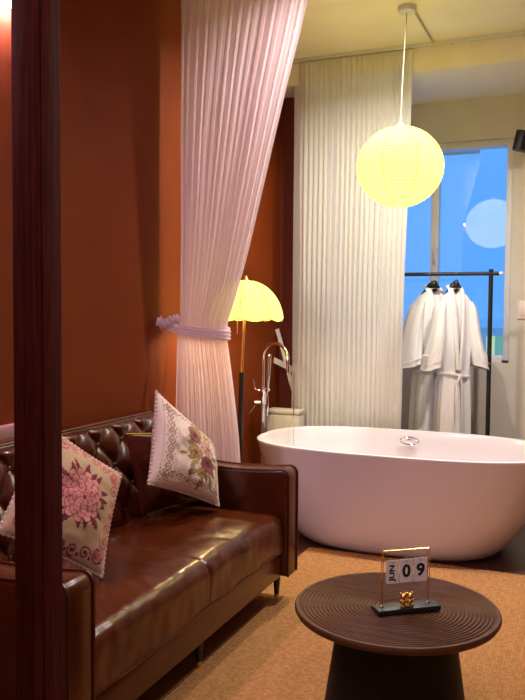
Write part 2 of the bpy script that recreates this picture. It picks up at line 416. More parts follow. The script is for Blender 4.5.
def art_bouquet(n):
    C = Canvas(n, (0.86, 0.73, 0.64), (0.76, 0.61, 0.53), 3)
    br, br2 = (0.30, 0.13, 0.11), (0.36, 0.24, 0.12)
    # scroll border: a guilloche with curls and beads between two lines
    for e in range(4):
        def P(t, d): return ((d, t), (t, d), (1-d, t), (t, 1-d))[e]
        for sg in (1, -1):
            C.stroke([P(0.06+0.88*k/160, 0.130+sg*0.034*math.sin(k/160*math.pi*9)) for k in range(161)], 0.0060, br, 0.85)
        for k in range(9):
            x, y = P(0.06+0.88*(k+0.5)/9, 0.130)
            C.scroll(x, y, 0.026, k*1.3, 1.3, 0.0045, br2, 1 if k % 2 else -1)
            x, y = P(0.06+0.88*k/9, 0.175); C.disc(x, y, 0.010, br, 0.8)
            x, y = P(0.06+0.88*k/9, 0.085); C.disc(x, y, 0.010, br2, 0.8)
        for d in (0.055, 0.205): C.stroke([P(0.05+0.9*k/200, d) for k in range(201)], 0.0035, br, 0.5)
    C.U, C.V = (C.U-0.55)/1.55+0.56, (C.V-0.53)/1.42+0.55     # the bouquet fills the field
    ol, dk, go = (0.27, 0.21, 0.07), (0.20, 0.07, 0.06), (0.50, 0.36, 0.14)
    r = random.Random(5)
    for k in range(34):
        a = k*2.4; rr = r.uniform(0.05, 0.17); x, y = 0.56+rr*math.cos(a)*0.8, 0.55+rr*1.25*math.sin(a)
        C.leaf(x, y, a+r.uniform(-0.5, 0.5), r.uniform(0.07, 0.12), r.uniform(0.016, 0.026), (ol, ol, dk, go)[k % 4], (0.45, 0.36, 0.16))
    for (x, y, R, nn, dp, lt) in ((0.49, 0.68, 0.075, 7, (0.22, 0.06, 0.06), (0.52, 0.22, 0.20)), (0.63, 0.62, 0.090, 9, (0.48, 0.22, 0.18), (0.78, 0.55, 0.46)),
                                 (0.50, 0.53, 0.075, 8, (0.30, 0.17, 0.05), (0.60, 0.44, 0.20)), (0.63, 0.46, 0.085, 8, (0.14, 0.03, 0.04), (0.36, 0.13, 0.13)),
                                 (0.55, 0.79, 0.055, 6, (0.32, 0.19, 0.06), (0.58, 0.42, 0.20)), (0.66, 0.76, 0.05, 6, (0.34, 0.20, 0.08), (0.62, 0.46, 0.24)), (0.57, 0.36, 0.05, 6, (0.30, 0.18, 0.06), (0.55, 0.40, 0.18))):
        C.petals(x, y, R, nn, 0.3, dp, lt, dk); C.petals(x, y, R*0.6, max(5, nn-2), 0.8, dp, lt, dk); C.disc(x, y, R*0.16, dk)
    C.leaf(0.47, 0.36, -1.8, 0.07, 0.026, dk); C.leaf(0.56, 0.30, -1.5, 0.10, 0.02, ol); C.leaf(0.66, 0.34, -1.1, 0.10, 0.02, ol)
    return C.c
def art_rose(n):
    C = Canvas(n, (0.58, 0.44, 0.25), (0.50, 0.37, 0.21), 8)
    d = np.sqrt((C.U-0.52)**2+(C.V-0.52)**2)
    C.fill(d > 0.385, (0.62, 0.42, 0.32), 0.6)
    C.stroke([(0.52+0.385*math.cos(k/150*2*math.pi), 0.52+0.385*math.sin(k/150*2*math.pi)) for k in range(150)], 0.004, (0.42, 0.28, 0.14))
    red, dark = (0.50, 0.12, 0.12), (0.18, 0.03, 0.06)
    for e in range(4):
        def P(t, d): return ((d, t), (t, d), (1-d, t), (t, 1-d))[e]
        col = dark if e == 1 else red
        for k in range(7):
            t = 0.07+0.86*(k+0.5)/7; edge = abs(t-0.5)*2
            dd = 0.062+0.075*edge**2
            x, y = P(t, dd); C.scroll(x, y, 0.044+0.034*edge, k*1.1+e, 1.25, 0.0085, col, 1 if k % 2 else -1)
            x, y = P(t+0.06, dd-0.02); C.disc(x, y, 0.014, col)
            if edge > 0.5:
                x, y = P(t, dd+0.055); C.scroll(x, y, 0.030, k*2.1, 1.1, 0.006, col, -1)
                x, y = P(t, dd); C.petals(x, y, 0.03, 5, 0.2, col, (0.74, 0.40, 0.34), col)
    C.U, C.V = (C.U-0.53)/1.16+0.53, (C.V-0.52)/1.16+0.52
    for k in range(22):
        a = 2*math.pi*k/22+0.1*math.sin(k*5.0); r0 = 0.16
        C.leaf(0.53+r0*math.cos(a), 0.52+r0*math.sin(a), a+0.35*math.sin(k*3.0), 0.10+0.045*math.sin(k*7.0)**2, 0.026, (0.17, 0.025, 0.045), (0.30, 0.07, 0.07))
    deep, light, line = (0.52, 0.13, 0.13), (0.80, 0.42, 0.36), (0.34, 0.05, 0.07)
    for R, nn, off in ((0.215, 13, 0.0), (0.175, 12, 0.25), (0.135, 10, 0.1), (0.10, 8, 0.4), (0.066, 6, 0.0), (0.036, 5, 0.3)):
        C.petals(0.53+0.03*(0.215-R)/0.2, 0.52-0.01*(0.215-R)/0.2, R, nn, off, deep, light, line)
    C.disc(0.558, 0.512, 0.014, dark)
    return C.c
def cushion(name, label, corners, thick, art, m, rope=True, sharp=2.4, pin=0.055):
    """cushion whose corners (TL, TR, BR, BL) are points in space"""
    TL, TR, BR, BL = corners
    ctr = (TL+TR+BR+BL)/4
    W = (TR-BL).cross(TL-BR).normalized()
    if W.dot(CAM-ctr) < 0: W = -W
    t = thing(name, label, 'cushion', ctr)
    n = 200 if art else 60
    def point(u, v, side):
        x, y = 2*u-1, 2*v-1
        X = x*(1-pin*(1-y*y)); Y = y*(1-pin*(1-x*x)); U, V = (X+1)/2, (Y+1)/2
        h = max(0, 1-abs(x)**sharp)**0.55*max(0, 1-abs(y)**sharp)**0.55
        p = (BL*(1-U)+BR*U)*(1-V)+(TL*(1-U)+TR*U)*V
        wr = noise.noise(Vector((u*4, v*4, side*3)))*0.012*h+noise.noise(Vector((u*11, v*11, side*5)))*0.004*h
        return p-ctr+W*(side*thick/2*h+wr)
    vs, fs = [], []
    for side, nn in ((1, n), (-1, 60)):
        b0 = len(vs)
        for j in range(nn+1):
            for i in range(nn+1): vs.append(point(i/nn, j/nn, side))
        for j in range(nn):
            for i in range(nn):
                q = (b0+j*(nn+1)+i, b0+j*(nn+1)+i+1, b0+(j+1)*(nn+1)+i+1, b0+(j+1)*(nn+1)+i)
                fs.append(q if side > 0 else q[::-1])
    o = mesh('cover', vs, fs, m, t)
    if art:
        pic = art(n).reshape(-1, 3); back = np.tile(np.array([[0.55, 0.42, 0.34]]), (61*61, 1))
        col = np.concatenate([pic, back]); col = np.concatenate([col, np.ones((len(col), 1))], 1)
        ca = o.data.color_attributes.new('weave', 'FLOAT_COLOR', 'POINT')
        ca.data.foreach_set('color', col.astype(np.float32).ravel())
    K = 90 if rope else 20
    pts = [point(*(((i/K, 0), (1, i/K), (1-i/K, 1), (0, 1-i/K))[e]), 1) for e in range(4) for i in range(K)]
    if rope: tube('rope_trim', pts, [0.0052+0.0020*math.sin(i*PI*0.5) for i in range(len(pts))], 'rope', t, n=7, closed=True)
    else: tube('piping', pts, 0.0045, m, t, n=6, closed=True)
    return t
MT['weave1'] = attr_mat('floral_weave'); MT['weave2'] = attr_mat('rose_weave')
cushion('throw_cushion', 'cream tapestry cushion woven with an olive and brown bouquet, rope edged',
        (dep(156, 391, 3.38), dep(213, 444, 3.70), dep(219, 506, 3.55), dep(148, 484, 3.22)), 0.15, art_bouquet, 'weave1')
cushion('throw_cushion', 'tapestry cushion woven with one large pink flower and dark red leaves',
        (dep(42, 421, 2.68), dep(121, 475, 2.84), dep(102, 577, 2.63), dep(-3, 532, 2.46)), 0.15, art_rose, 'weave2')
cushion('throw_cushion', 'plain dark oxblood leather cushion tucked behind the bouquet cushion',
        (dep(125, 434, 3.36), dep(196, 428, 3.75), dep(200, 500, 3.68), dep(142, 514, 3.42)), 0.08, None, 'leather_dark', rope=False)

# ---------------------------------------------------------------- wall ledge + linear wall light
lg = thing('wall_ledge', 'narrow pale pink ledge fixed to the terracotta wall behind the sofa', 'ledge', (XW, 2.2, 0.84))
box('shelf_board', (0.0, -0.5, 0.0), (0.045, 0.42, 0.05), 'ledge', lg, 0.004)
box('bracket', (0.0, -0.3, -0.08), (0.03, -0.27, 0.0), 'ledge', lg, 0.003)
wl = thing('wall_light', 'slim glowing white linear light bar high on the terracotta wall', 'wall light', (XW, 2.1, 2.55))
box('housing', (0.0, -1.6, 0.0), (0.07, 0.52, 0.03), 'white_frame', wl, 0.004)  # far end is real; the unseen length towards the viewer is added for brightness
tube('led_tube', [(0.040, -1.58, -0.010), (0.040, 0.50, -0.010)], 0.011, 'led', wl, n=10)

# ---------------------------------------------------------------- sheer drape
YD = 3.74
def edge_at(tab, y):
    for (y0, x0), (y1, x1) in zip(tab, tab[1:]):
        if y <= y1 or (y1, x1) == tab[-1]:
            return x0+(x1-x0)*(y-y0)/(y1-y0)
ZT = [ZC-0.02, 2.98, 2.6, 2.2, 1.9, 1.65, 1.5, 1.38, 1.27, 1.18, 1.0, 0.7, 0.35, 0.02]
RX = [(3.12, 316), (2.98, 310), (2.75, 299), (2.52, 287), (2.2, 272), (1.9, 258), (1.7, 249), (1.55, 242), (1.4, 234), (1.30, 228), (1.22, 227), (1.0, 232), (0.7, 238), (0.02, 246)]
def rx(z):
    for (z0, p0), (z1, p1) in zip(RX, RX[1:]):
        if z >= z1: return p0+(p1-p0)*(z-z0)/(z1-z0)
    return RX[-1][1]
def px_to_x(px, z):      # x on the drape plane for a pixel column at height z
    a = Vector((0, YD, z)); 
    lo, hi = -2.4, -0.8
    for _ in range(40):
        m_ = (lo+hi)/2; v = Vector((m_, YD, z))-CAM; q = CX+FPX*v.dot(RT)/v.dot(FW)
        if q < px: lo = m_
        else: hi = m_
    return lo
drape = thing('sheer_drape', 'pinkish white sheer floor length drape gathered by a tieback beside the sofa', 'curtain', (-1.75, YD, 0))
NZ, NF = 60, 360
zs = [ZC-0.015-(ZC-0.03)*k/NZ for k in range(NZ+1)]
LXs = [px_to_x(180 if z > 1.3 else 177-2.5*smoothstep(1.25, 0.7, z), z) for z in zs]; RXs = [px_to_x(rx(z), z) for z in zs]
ph = [random.uniform(-0.5, 0.5) for _ in range(60)]
def drape_pt(s, k):
    z = zs[k]; L, R = LXs[k], RXs[k]
    g = math.exp(-((z-1.26)/0.30)**2)       # gather
    ss = s
    x = L+(R-L)*ss
    nfold = 15
    p = ss*nfold; ip = int(p); fr = p-ip
    phs = (ph[ip]*(1-fr)+ph[ip+1]*fr)
    amp = 0.015*(1-0.3*g)*(0.85+0.3*math.sin(ss*9+1))
    y = amp*math.sin(2*PI*p+phs*1.6)+0.0045*math.sin(2*PI*ss*41+z*0.6)+0.03*g*math.sin(PI*ss)*-1
    x += 0.006*math.cos(2*PI*p*1.0+phs)*(1-g)
    y += 0.006*noise.noise(Vector((ss*10, z*2, 0)))
    return (x+1.75, y, z)
vs = [drape_pt(i/NF, k) for k in range(NZ+1) for i in range(NF+1)]
fs = [(k*(NF+1)+i, (k+1)*(NF+1)+i, (k+1)*(NF+1)+i+1, k*(NF+1)+i+1) for k in range(NZ) for i in range(NF)]
mesh('cloth', vs, fs, 'sheer', drape)
# track
box('curtain_track', (-0.38, -0.012, ZC-0.018), (0.62, 0.012, ZC), 'white_frame', drape, 0.002)
# tieback : a loop of cloth to a hook on the wall
hk = onx(160, 323, XW+0.015)
tie = thing('curtain_tieback', 'gathered white cloth tieback holding the sheer drape to the wall', 'tieback', (hk.x, hk.y, hk.z))
def tp(px, py, Y): return ony(px, py, Y)-Vector(tie.location)
def band_rib(name, path, hgt, m, parent, thick=0.004, sub=10):
    # flat band standing on edge following a path
    pts = [Vector(p) for p in path]
    P = []
    for i in range(len(pts)-1):
        a = pts[max(i-1, 0)]; b = pts[i]; c = pts[i+1]; d = pts[min(i+2, len(pts)-1)]
        for k in range(sub):
            t = k/sub
            P.append(0.5*((2*b)+(c-a)*t+(2*a-5*b+4*c-d)*t*t+(3*b-a-3*c+d)*t**3))
    P.append(pts[-1])
    hs = hgt if callable(hgt) else (lambda t: hgt)
    rings = []
    for i, p in enumerate(P):
        d = (P[min(i+1, len(P)-1)]-P[max(i-1, 0)]).normalized()
        n_ = d.cross(Vector((0, 0, 1))).normalized(); z_ = n_.cross(d).normalized()
        h = hs(i/(len(P)-1))/2
        ring = []
        for k in range(9):
            q = k/8*2-1; ring.append(p+z_*(h*q)+n_*(thick+0.003*math.sin(q*9+i*0.2)))
        for k in range(9):
            q = 1-k/8*2; ring.append(p+z_*(h*q)+n_*(-thick))
        rings.append(ring)
    return loft(name, rings, m, parent)
band_rib('band', [Vector((0.01, 0.0, 0)), tp(172, 329, YD-0.075), tp(190, 331, YD-0.085), tp(212, 334, YD-0.085), tp(226, 335, YD-0.06), tp(229.5, 334, YD+0.01),
                  tp(222, 330, YD+0.075), tp(200, 328, YD+0.08), tp(180, 326, YD+0.07), Vector((0.012, 0.02, 0.0))], lambda t: 0.026+0.028*math.sin(PI*min(1, t*1.0))**0.6, 'sheer', tie)
# ruffled knot at the hook
for k in range(5):
    a = k*1.3; c = tp(160+k*4.2, 322+2.5*math.sin(a), hk.y-0.02)
    rings = []
    for i in range(9):
        t = i/8; r = 0.024*math.sin(PI*max(0.06, min(0.94, t)))
        rings.append([c+Vector((r*1.1*math.cos(2*PI*j/14)*(1+0.25*math.sin(5*j+k)), (t-0.5)*0.035, r*(1.2)*math.sin(2*PI*j/14)*(1+0.3*math.cos(4*j+k*2)))) for j in range(14)])
    loft('ruffle', rings, 'sheer', tie)
tube('wall_hook', [(-0.016, 0, 0.0), (0.02, 0, 0.0), (0.03, 0, 0.012)], 0.007, 'brass', tie)

# ---------------------------------------------------------------- cream curtain and rail
cx0 = ony(291, 200, YC).x; cx1 = ony(411, 60, YC).x
cur = thing('window_curtain', 'cream ripple fold floor length curtain hanging behind the bathtub', 'curtain', (cx0, YC, 0))
NF, NZ = 520, 24; NW = 22
ph = [random.uniform(0, 1) for _ in range(80)]
def cur_pt(s, k):
    z = ZC-0.035-(ZC-0.05)*k/NZ
    x1 = cx1-cx0-0.035*smoothstep(3.0, 1.0, z)
    p = s*NW; ip = int(p); fr = p-ip; a = ph[ip]*(1-fr)+ph[ip+1]*fr
    sharp = math.sin(2*PI*p+0.8*a)
    y = 0.012*(0.8+0.4*a)*(sharp+0.25*math.sin(4*PI*p+a*2)) + 0.003*math.sin(2*PI*p*3.1+z*1.2)
    x = s*x1+0.010*math.cos(2*PI*p+a)+0.006*noise.noise(Vector((s*12, z*1.5, 2)))
    if s < 0.09: y *= 0.4; y += 0.05*(1-s/0.09)
    return (x, y, z)
vs = [cur_pt(i/NF, k) for k in range(NZ+1) for i in range(NF+1)]
fs = [(k*(NF+1)+i, (k+1)*(NF+1)+i, (k+1)*(NF+1)+i+1, k*(NF+1)+i+1) for k in range(NZ) for i in range(NF)]
mesh('cloth', vs, fs, 'curtain', cur)
rail = thing('curtain_rail', 'slim white ceiling curtain rail running along the beam', 'curtain rail', (0, YC, ZC))
box('track', (cx0-0.02, -0.014, -0.022), (XR-0.05, 0.014, 0.0), 'white_frame', rail, 0.002)
for k in range(9):
    x = cx1+0.03+0.12*k
    lathe('glider', [(0.004, -0.035), (0.006, -0.028), (0.004, -0.02)], 'white_frame', rail, n=8, loc=(x, 0, 0))
# ribbon tie of the cream curtain, hanging loose
rb = thing('ribbon_tie', 'loose pale ribbon tie looped between the corner wall and the cream curtain', 'tieback', (-1.95, 5.36, 1.2))
def rp(px, py, Y): return ony(px, py, Y)-Vector(rb.location)
def strip(name, pts, wd, m, parent):
    P = [Vector(p) for p in pts]; rings = []
    for i, p in enumerate(P):
        d = (P[min(i+1, len(P)-1)]-P[max(i-1, 0)]).normalized(); n_ = FW.copy(); s_ = d.cross(n_).normalized(); nn = s_.cross(d).normalized()
        rings.append([p+s_*wd/2+nn*0.003, p+nn*0.005, p-s_*wd/2+nn*0.003, p-s_*wd/2-nn*0.003, p-nn*0.001, p+s_*wd/2-nn*0.003])
    return loft(name, rings, m, parent)
strip('strap', [rp(277, 329, 5.42), rp(281, 343, 5.40), rp(286, 362, 5.36), rp(291, 382, 5.32), rp(297, 402, 5.28)], 0.030, 'curtain', rb)
strip('strap', [rp(270, 358, 5.40), rp(278, 362, 5.38), rp(288, 367, 5.34), rp(299, 373, 5.26)], 0.040, 'curtain', rb)
tube('hook', [rp(277, 330, 5.42), rp(277, 327, 5.50)], 0.007, 'chrome', rb)

# ---------------------------------------------------------------- bathtub
TX, TY, TA_, TB_ = -1.005, 4.59, 0.885, 0.50
tub = thing('bathtub', 'white oval freestanding bathtub on dark floor', 'bathtub', (TX, TY, 0))
def ring(a, b, z, n=2.7, N=128):
    out = []
    for j in range(N):
        t = 2*PI*j/N; c, s_ = math.cos(t), math.sin(t)
        out.append(Vector((a*math.copysign(abs(c)**(2/n), c), b*math.copysign(abs(s_)**(2/n), s_), z)))
    return out
outer = [(0.37, 0.12, 0.0), (0.315, 0.090, 0.008), (0.28, 0.072, 0.03), (0.24, 0.058, 0.07), (0.185, 0.046, 0.14), (0.135, 0.036, 0.22), (0.092, 0.027, 0.31), (0.05, 0.018, 0.42), (0.02, 0.009, 0.51), (0.006, 0.003, 0.556), (0.0, 0.0, 0.570), (0.003, 0.002, 0.578)]
inner = [(0.012, 0.010, 0.582), (0.024, 0.021, 0.578), (0.030, 0.026, 0.568), (0.045, 0.036, 0.50), (0.08, 0.055, 0.38), (0.13, 0.08, 0.26), (0.20, 0.12, 0.17), (0.30, 0.19, 0.13), (0.5, 0.36, 0.12), (0.88, 0.49, 0.118)]
loft('shell', [ring(TA_-ix, TB_-iy, z) for ix, iy, z in outer+inner], 'acrylic', tub)
ov = ony(410, 441, TY+TB_-0.05)-Vector((TX, TY, 0))
nrm = Vector((0, -1, 0.25)).normalized()
oo = bmesh.new(); add_tube(oo, [ov+Vector((0.060*math.cos(2*PI*k/28), -0.016, 0.024*math.sin(2*PI*k/28))) for k in range(28)], 0.0075, 8, True, True)
from_bm('overflow_ring', oo, 'chrome', tub)
oc = lathe('overflow_cap', [(0.002, -0.004), (0.022, -0.003), (0.026, 0.003), (0.024, 0.008), (0.004, 0.012)], 'chrome', tub, n=24)
oc.location = ov+Vector((0, -0.006, 0)); oc.rotation_euler = (PI/2, 0, 0)
tube('overflow_stem', [ov+Vector((0, 0.05, -0.004)), ov+Vector((0, -0.006, 0))], 0.012, 'chrome', tub)
lathe('drain', [(0.03, 0.119), (0.034, 0.122), (0.02, 0.126)], 'chrome', tub, n=20)

# faucet (floor standing)
FY = 4.86
fb = ony(262.5, 430, FY)
fc = thing('tub_filler', 'chrome floor standing tub filler with gooseneck spout and hand shower', 'faucet', (fb.x, FY, 0))
def fp(px, py, dy=0.0): q = ony(px, py, FY+dy); return q-Vector((fb.x, FY, 0))
zm = fp(262, 392).z
lathe('floor_flange', [(0.05, 0.0), (0.05, 0.012), (0.025, 0.02)], 'chrome', fc, n=24)
lathe('column', [(0.019, 0.01), (0.019, zm-0.03)], 'chrome', fc, n=20)
lathe('valve_body', [(0.019, zm-0.09), (0.026, zm-0.085), (0.026, zm-0.01), (0.03, zm-0.005), (0.03, zm+0.03), (0.018, zm+0.036)], 'chrome', fc, n=24)
zt = fp(262, 360).z; top = fp(278, 343).z; xe = fp(293, 360).x
rad = xe/2; pts = [Vector((0.0, 0, zm+0.02)), Vector((0.0, 0, zt-0.05)), Vector((0.0, 0, zt-0.01))]
for k in range(0, 17):
    a = PI-PI*k/16; pts.append(Vector((rad+rad*math.cos(a), -0.10*k/16, zt+(top-zt)*math.sin(a))))
pts.append(Vector((xe+0.003, -0.10, fp(294, 372).z)))
tube('spout', pts, 0.0115, 'chrome', fc, n=14)
hd = tube('diverter', [Vector((-0.005, -0.02, zm+0.01)), Vector((-0.045, -0.03, zm+0.02)), Vector((-0.06, -0.03, zm+0.085))], [0.009, 0.007, 0.005], 'chrome', fc, n=10)
kb = tube('mixer_knob', [fp(263, 402.5, 0.0), fp(255, 403, -0.02)], [0.022, 0.024], 'chrome', fc, n=18)
tube('lever', [fp(255, 405, -0.02), fp(249, 413, -0.03)], [0.007, 0.005], 'chrome', kb, n=8)
cr = tube('cradle', [Vector((0, 0, zm+0.01)), fp(269, 389.5, -0.02)], 0.012, 'chrome', fc, n=10)
hs = tube('hand_shower', [fp(267, 392, -0.02), fp(268.5, 375, -0.02), fp(269.5, 356, -0.02), fp(269.5, 354, -0.02)], [0.010, 0.012, 0.013, 0.009], 'chrome', fc, n=12)
tube('hose', [fp(267, 392, -0.02), fp(268, 405, -0.02), fp(266, 425, -0.01), fp(263, 450, 0.0), fp(262, 470, 0.0)], 0.006, 'chrome', hs, n=8)
# running water
ws = ony(294, 372, FY-0.10)
wt = tube('water_stream', [Vector((ws.x, ws.y, ws.z-0.002-k*0.09)) for k in range(int((ws.z-0.30)/0.09)+1)], 0.0045, 'water', None, n=8)
tag(wt, 'thin stream of water falling from the spout into the tub', 'water')

# white box stool behind the tub
b0 = ony(266.5, 409, 5.02); b1 = ony(299, 410, 5.02)
bx = thing('storage_box', 'white boxy laundry bin behind the tub near the corner', 'bin', ((b0.x+b1.x)/2, 5.16, 0))
hw = (b1.x-b0.x)/2; zt_ = b0.z
box('body', (-hw, -0.14, 0.0), (hw, -0.02, zt_-0.03), 'white_plastic', bx, 0.012)
box('lid', (-hw-0.004, -0.144, zt_-0.03), (hw+0.004, -0.016, zt_), 'white_plastic', bx, 0.008)
for k in (0.1,): box('panel_groove', (k*hw, -0.1425, 0.05), (k*hw+0.012, -0.139, zt_-0.05), 'white_frame', bx, 0.001)

# ---------------------------------------------------------------- floor lamp
LY = 4.16
lp = ony(246, 300, LY); base = ony(238.5, 400, LY)
lamp = thing('floor_lamp', 'floor lamp with glowing yellow scalloped umbrella shade behind the drape', 'floor lamp', (base.x, LY, 0))
ox = lp.x-base.x
ztop = ony(248, 280, LY).z; zbot = ony(246, 322, LY).z; SR = 0.222
lathe('base', [(0.13, 0.0), (0.13, 0.018), (0.12, 0.024), (0.02, 0.03)], 'black_metal', lamp, n=32)
zj = ony(240, 372, LY).z
tube('lower_pole', [(0, 0, 0.02), (ox*0.45, 0, zj)], 0.0145, 'black_metal', lamp, n=14)
tube('upper_pole', [(ox*0.45, 0, zj), (ox, 0, ztop-0.02)], 0.009, 'brass', lamp, n=12)
NP = 8; NA = 12
def shade_pt(a, t):
    # t 0 top..1 rim ; panels sag between ribs, rim scalloped
    fr = (a/(2*PI)*NP) % 1.0; bow = math.sin(PI*fr)
    ang = t*PI*0.47
    r = SR*math.sin(ang)*(1-0.035*(1-bow)*0)*(1-0.030*bow*t) ; z = zbot+(ztop-zbot)*math.cos(ang)
    z -= 0.020*bow*smoothstep(0.7, 1.0, t)*1.0
    return Vector((ox+r*math.cos(a), r*math.sin(a), z))
A0 = 0.28
vs = []; fs = []; NT = 18; NAa = NP*NA
for k in range(NT+1):
    for j in range(NAa): vs.append(shade_pt(2*PI*j/NAa, max(0.03, k/NT)))
rotA = math.radians(-75)
def rotv(v): x, y = v.x-ox, v.y; return Vector((ox+x*math.cos(rotA)-y*math.sin(rotA), x*math.sin(rotA)+y*math.cos(rotA), v.z))
vs = [rotv(v) for v in vs]
for k in range(NT):
    for j in range(NAa): fs.append((k*NAa+j, (k+1)*NAa+j, (k+1)*NAa+(j+1) % NAa, k*NAa+(j+1) % NAa))
sh = mesh('lamp_shade', vs, fs, 'shade', lamp)
for p in range(NP):
    pts = [rotv(shade_pt(2*PI*p/NP, max(0.03, k/NT))) for k in range(NT+1)]
    ctr = Vector((ox, 0, zbot))
    pts = [q+(q-ctr).normalized()*0.001 for q in pts]
    tube('rib', pts, 0.0018, 'shade_rib', sh, n=6)
tube('rim_trim', [rotv(shade_pt(2*PI*j/NAa, 1.0)) for j in range(NAa)], 0.0022, 'shade_rib', sh, n=6, closed=True)
lathe('finial', [(0.014, ztop-0.006), (0.016, ztop+0.002), (0.008, ztop+0.012), (0.011, ztop+0.02), (0.002, ztop+0.028)], 'brass', lamp, n=14, loc=(ox, 0, 0))
tube('pull_chain', [(ox-0.045, -0.02, zbot+0.05), (ox-0.045, -0.02, zbot-0.07)], 0.003, 'brass', lamp, n=6)
ld = bpy.data.lights.new('lamp_bulb', 'POINT'); ld.energy = 16; ld.color = (1.0, 0.72, 0.36); ld.shadow_soft_size = 0.05
lo = link(bpy.data.objects.new('lamp_bulb', ld), lamp); lo.location = (ox, 0.0, zbot+0.06)

# ---------------------------------------------------------------- paper lantern
LC = dep(400, 167, 4.50); LR = 0.2485
lan = thing('paper_lantern', 'round glowing paper lantern pendant hanging over the bathtub', 'pendant lamp', (LC.x, LC.y, LC.z))
LZ = 0.925
prof = []
for k in range(65):
    a = -PI/2+PI*k/64; a = max(-PI/2+0.16, min(PI/2-0.16, a))
    prof.append((LR*math.cos(a), LR*LZ*math.sin(a)))
prof = prof[3:-3]
lsh = lathe('paper_shade', prof, 'paper', lan, n=72)
bmw = bmesh.new()
NRW = 27
for k in range(1, NRW):
    a = -PI/2+PI*k/NRW
    z = LR*LZ*math.sin(a)
    z = LR*LZ*(-1+2*k/NRW); r = LR*math.sqrt(max(0, 1-(z/(LR*LZ))**2))
    add_tube(bmw, [(r*math.cos(2*PI*j/56), r*math.sin(2*PI*j/56), z) for j in range(56)], 0.0017, 5, True, True)
ww = from_bm('wire_hoops', bmw, 'paper_wire', lsh)
base_a = math.atan2(-LC.y, -LC.x)
for p in range(8):
    a = base_a+PI/8+p*PI/4
    pts = []
    for k in range(33):
        t = -PI/2+0.15+(PI-0.3)*k/32
        pts.append((1.002*LR*math.cos(t)*math.cos(a), 1.002*LR*math.cos(t)*math.sin(a), 1.002*LR*LZ*math.sin(t)))
    tube('paper_seam', pts, 0.0022, 'paper_seam', lsh, n=6)
lathe('top_cap', [(0.03, LR*LZ-0.008), (0.03, LR*LZ+0.006), (0.008, LR*LZ+0.02), (0.006, LR*LZ+0.05)], 'cord', lan, n=20)
zz = ZC-LC.z
can = dep(407, 10, 4.50)
dx, dy = can.x-LC.x, can.y-LC.y
tube('cord', [(0, 0, LR*LZ+0.04), (dx*0.3, dy*0.3, zz*0.55), (dx, dy, zz-0.02)], 0.0032, 'cord', lan, n=8)
lathe('ceiling_rose', [(0.048, zz-0.034), (0.054, zz-0.028), (0.054, zz-0.002), (0.05, zz)], 'white_frame', lan, n=32, loc=(dx, dy, 0))
# surface conduit from the rose to the rail
e1 = onz(432.5, 42.5, ZC-0.008)-LC
cdt = tube('conduit', [(dx+0.03, dy+0.03, zz-0.010), (e1.x, min(e1.y, YC-0.02-LC.y), zz-0.008)], 0.007, 'cord', lan, n=8)

# ---------------------------------------------------------------- clothes rack + robes
YR = 5.62
r1 = ony(490.5, 300, YR); zb = ony(450, 274, YR).z; xe1 = ony(502, 273, YR).x
rack = thing('clothes_rack', 'black metal freestanding clothes rack in front of the window', 'clothes rack', (r1.x-0.5, YR, 0))
def k_(x): return x-(r1.x-0.5)
tube('rail', [(-0.66, 0, zb), (k_(xe1)-0.018, 0, zb)], 0.0135, 'black_metal', rack, n=14)
tube('rail_end', [(k_(xe1)-0.018, 0, zb), (k_(xe1)+0.006, 0, zb)], 0.0125, 'white_plastic', rack, n=14)
for x in (-0.6, 0.5):
    tube('upright', [(x, 0, 0.02), (x, 0, zb+0.03)], 0.0155, 'black_metal', rack, n=14)
    tube('foot', [(x, -0.2, 0.016), (x, 0.2, 0.016)], 0.015, 'black_metal', rack, n=12)
tube('lower_bar', [(-0.6, 0, 0.14), (0.5, 0, 0.14)], 0.010, 'black_metal', rack, n=12)

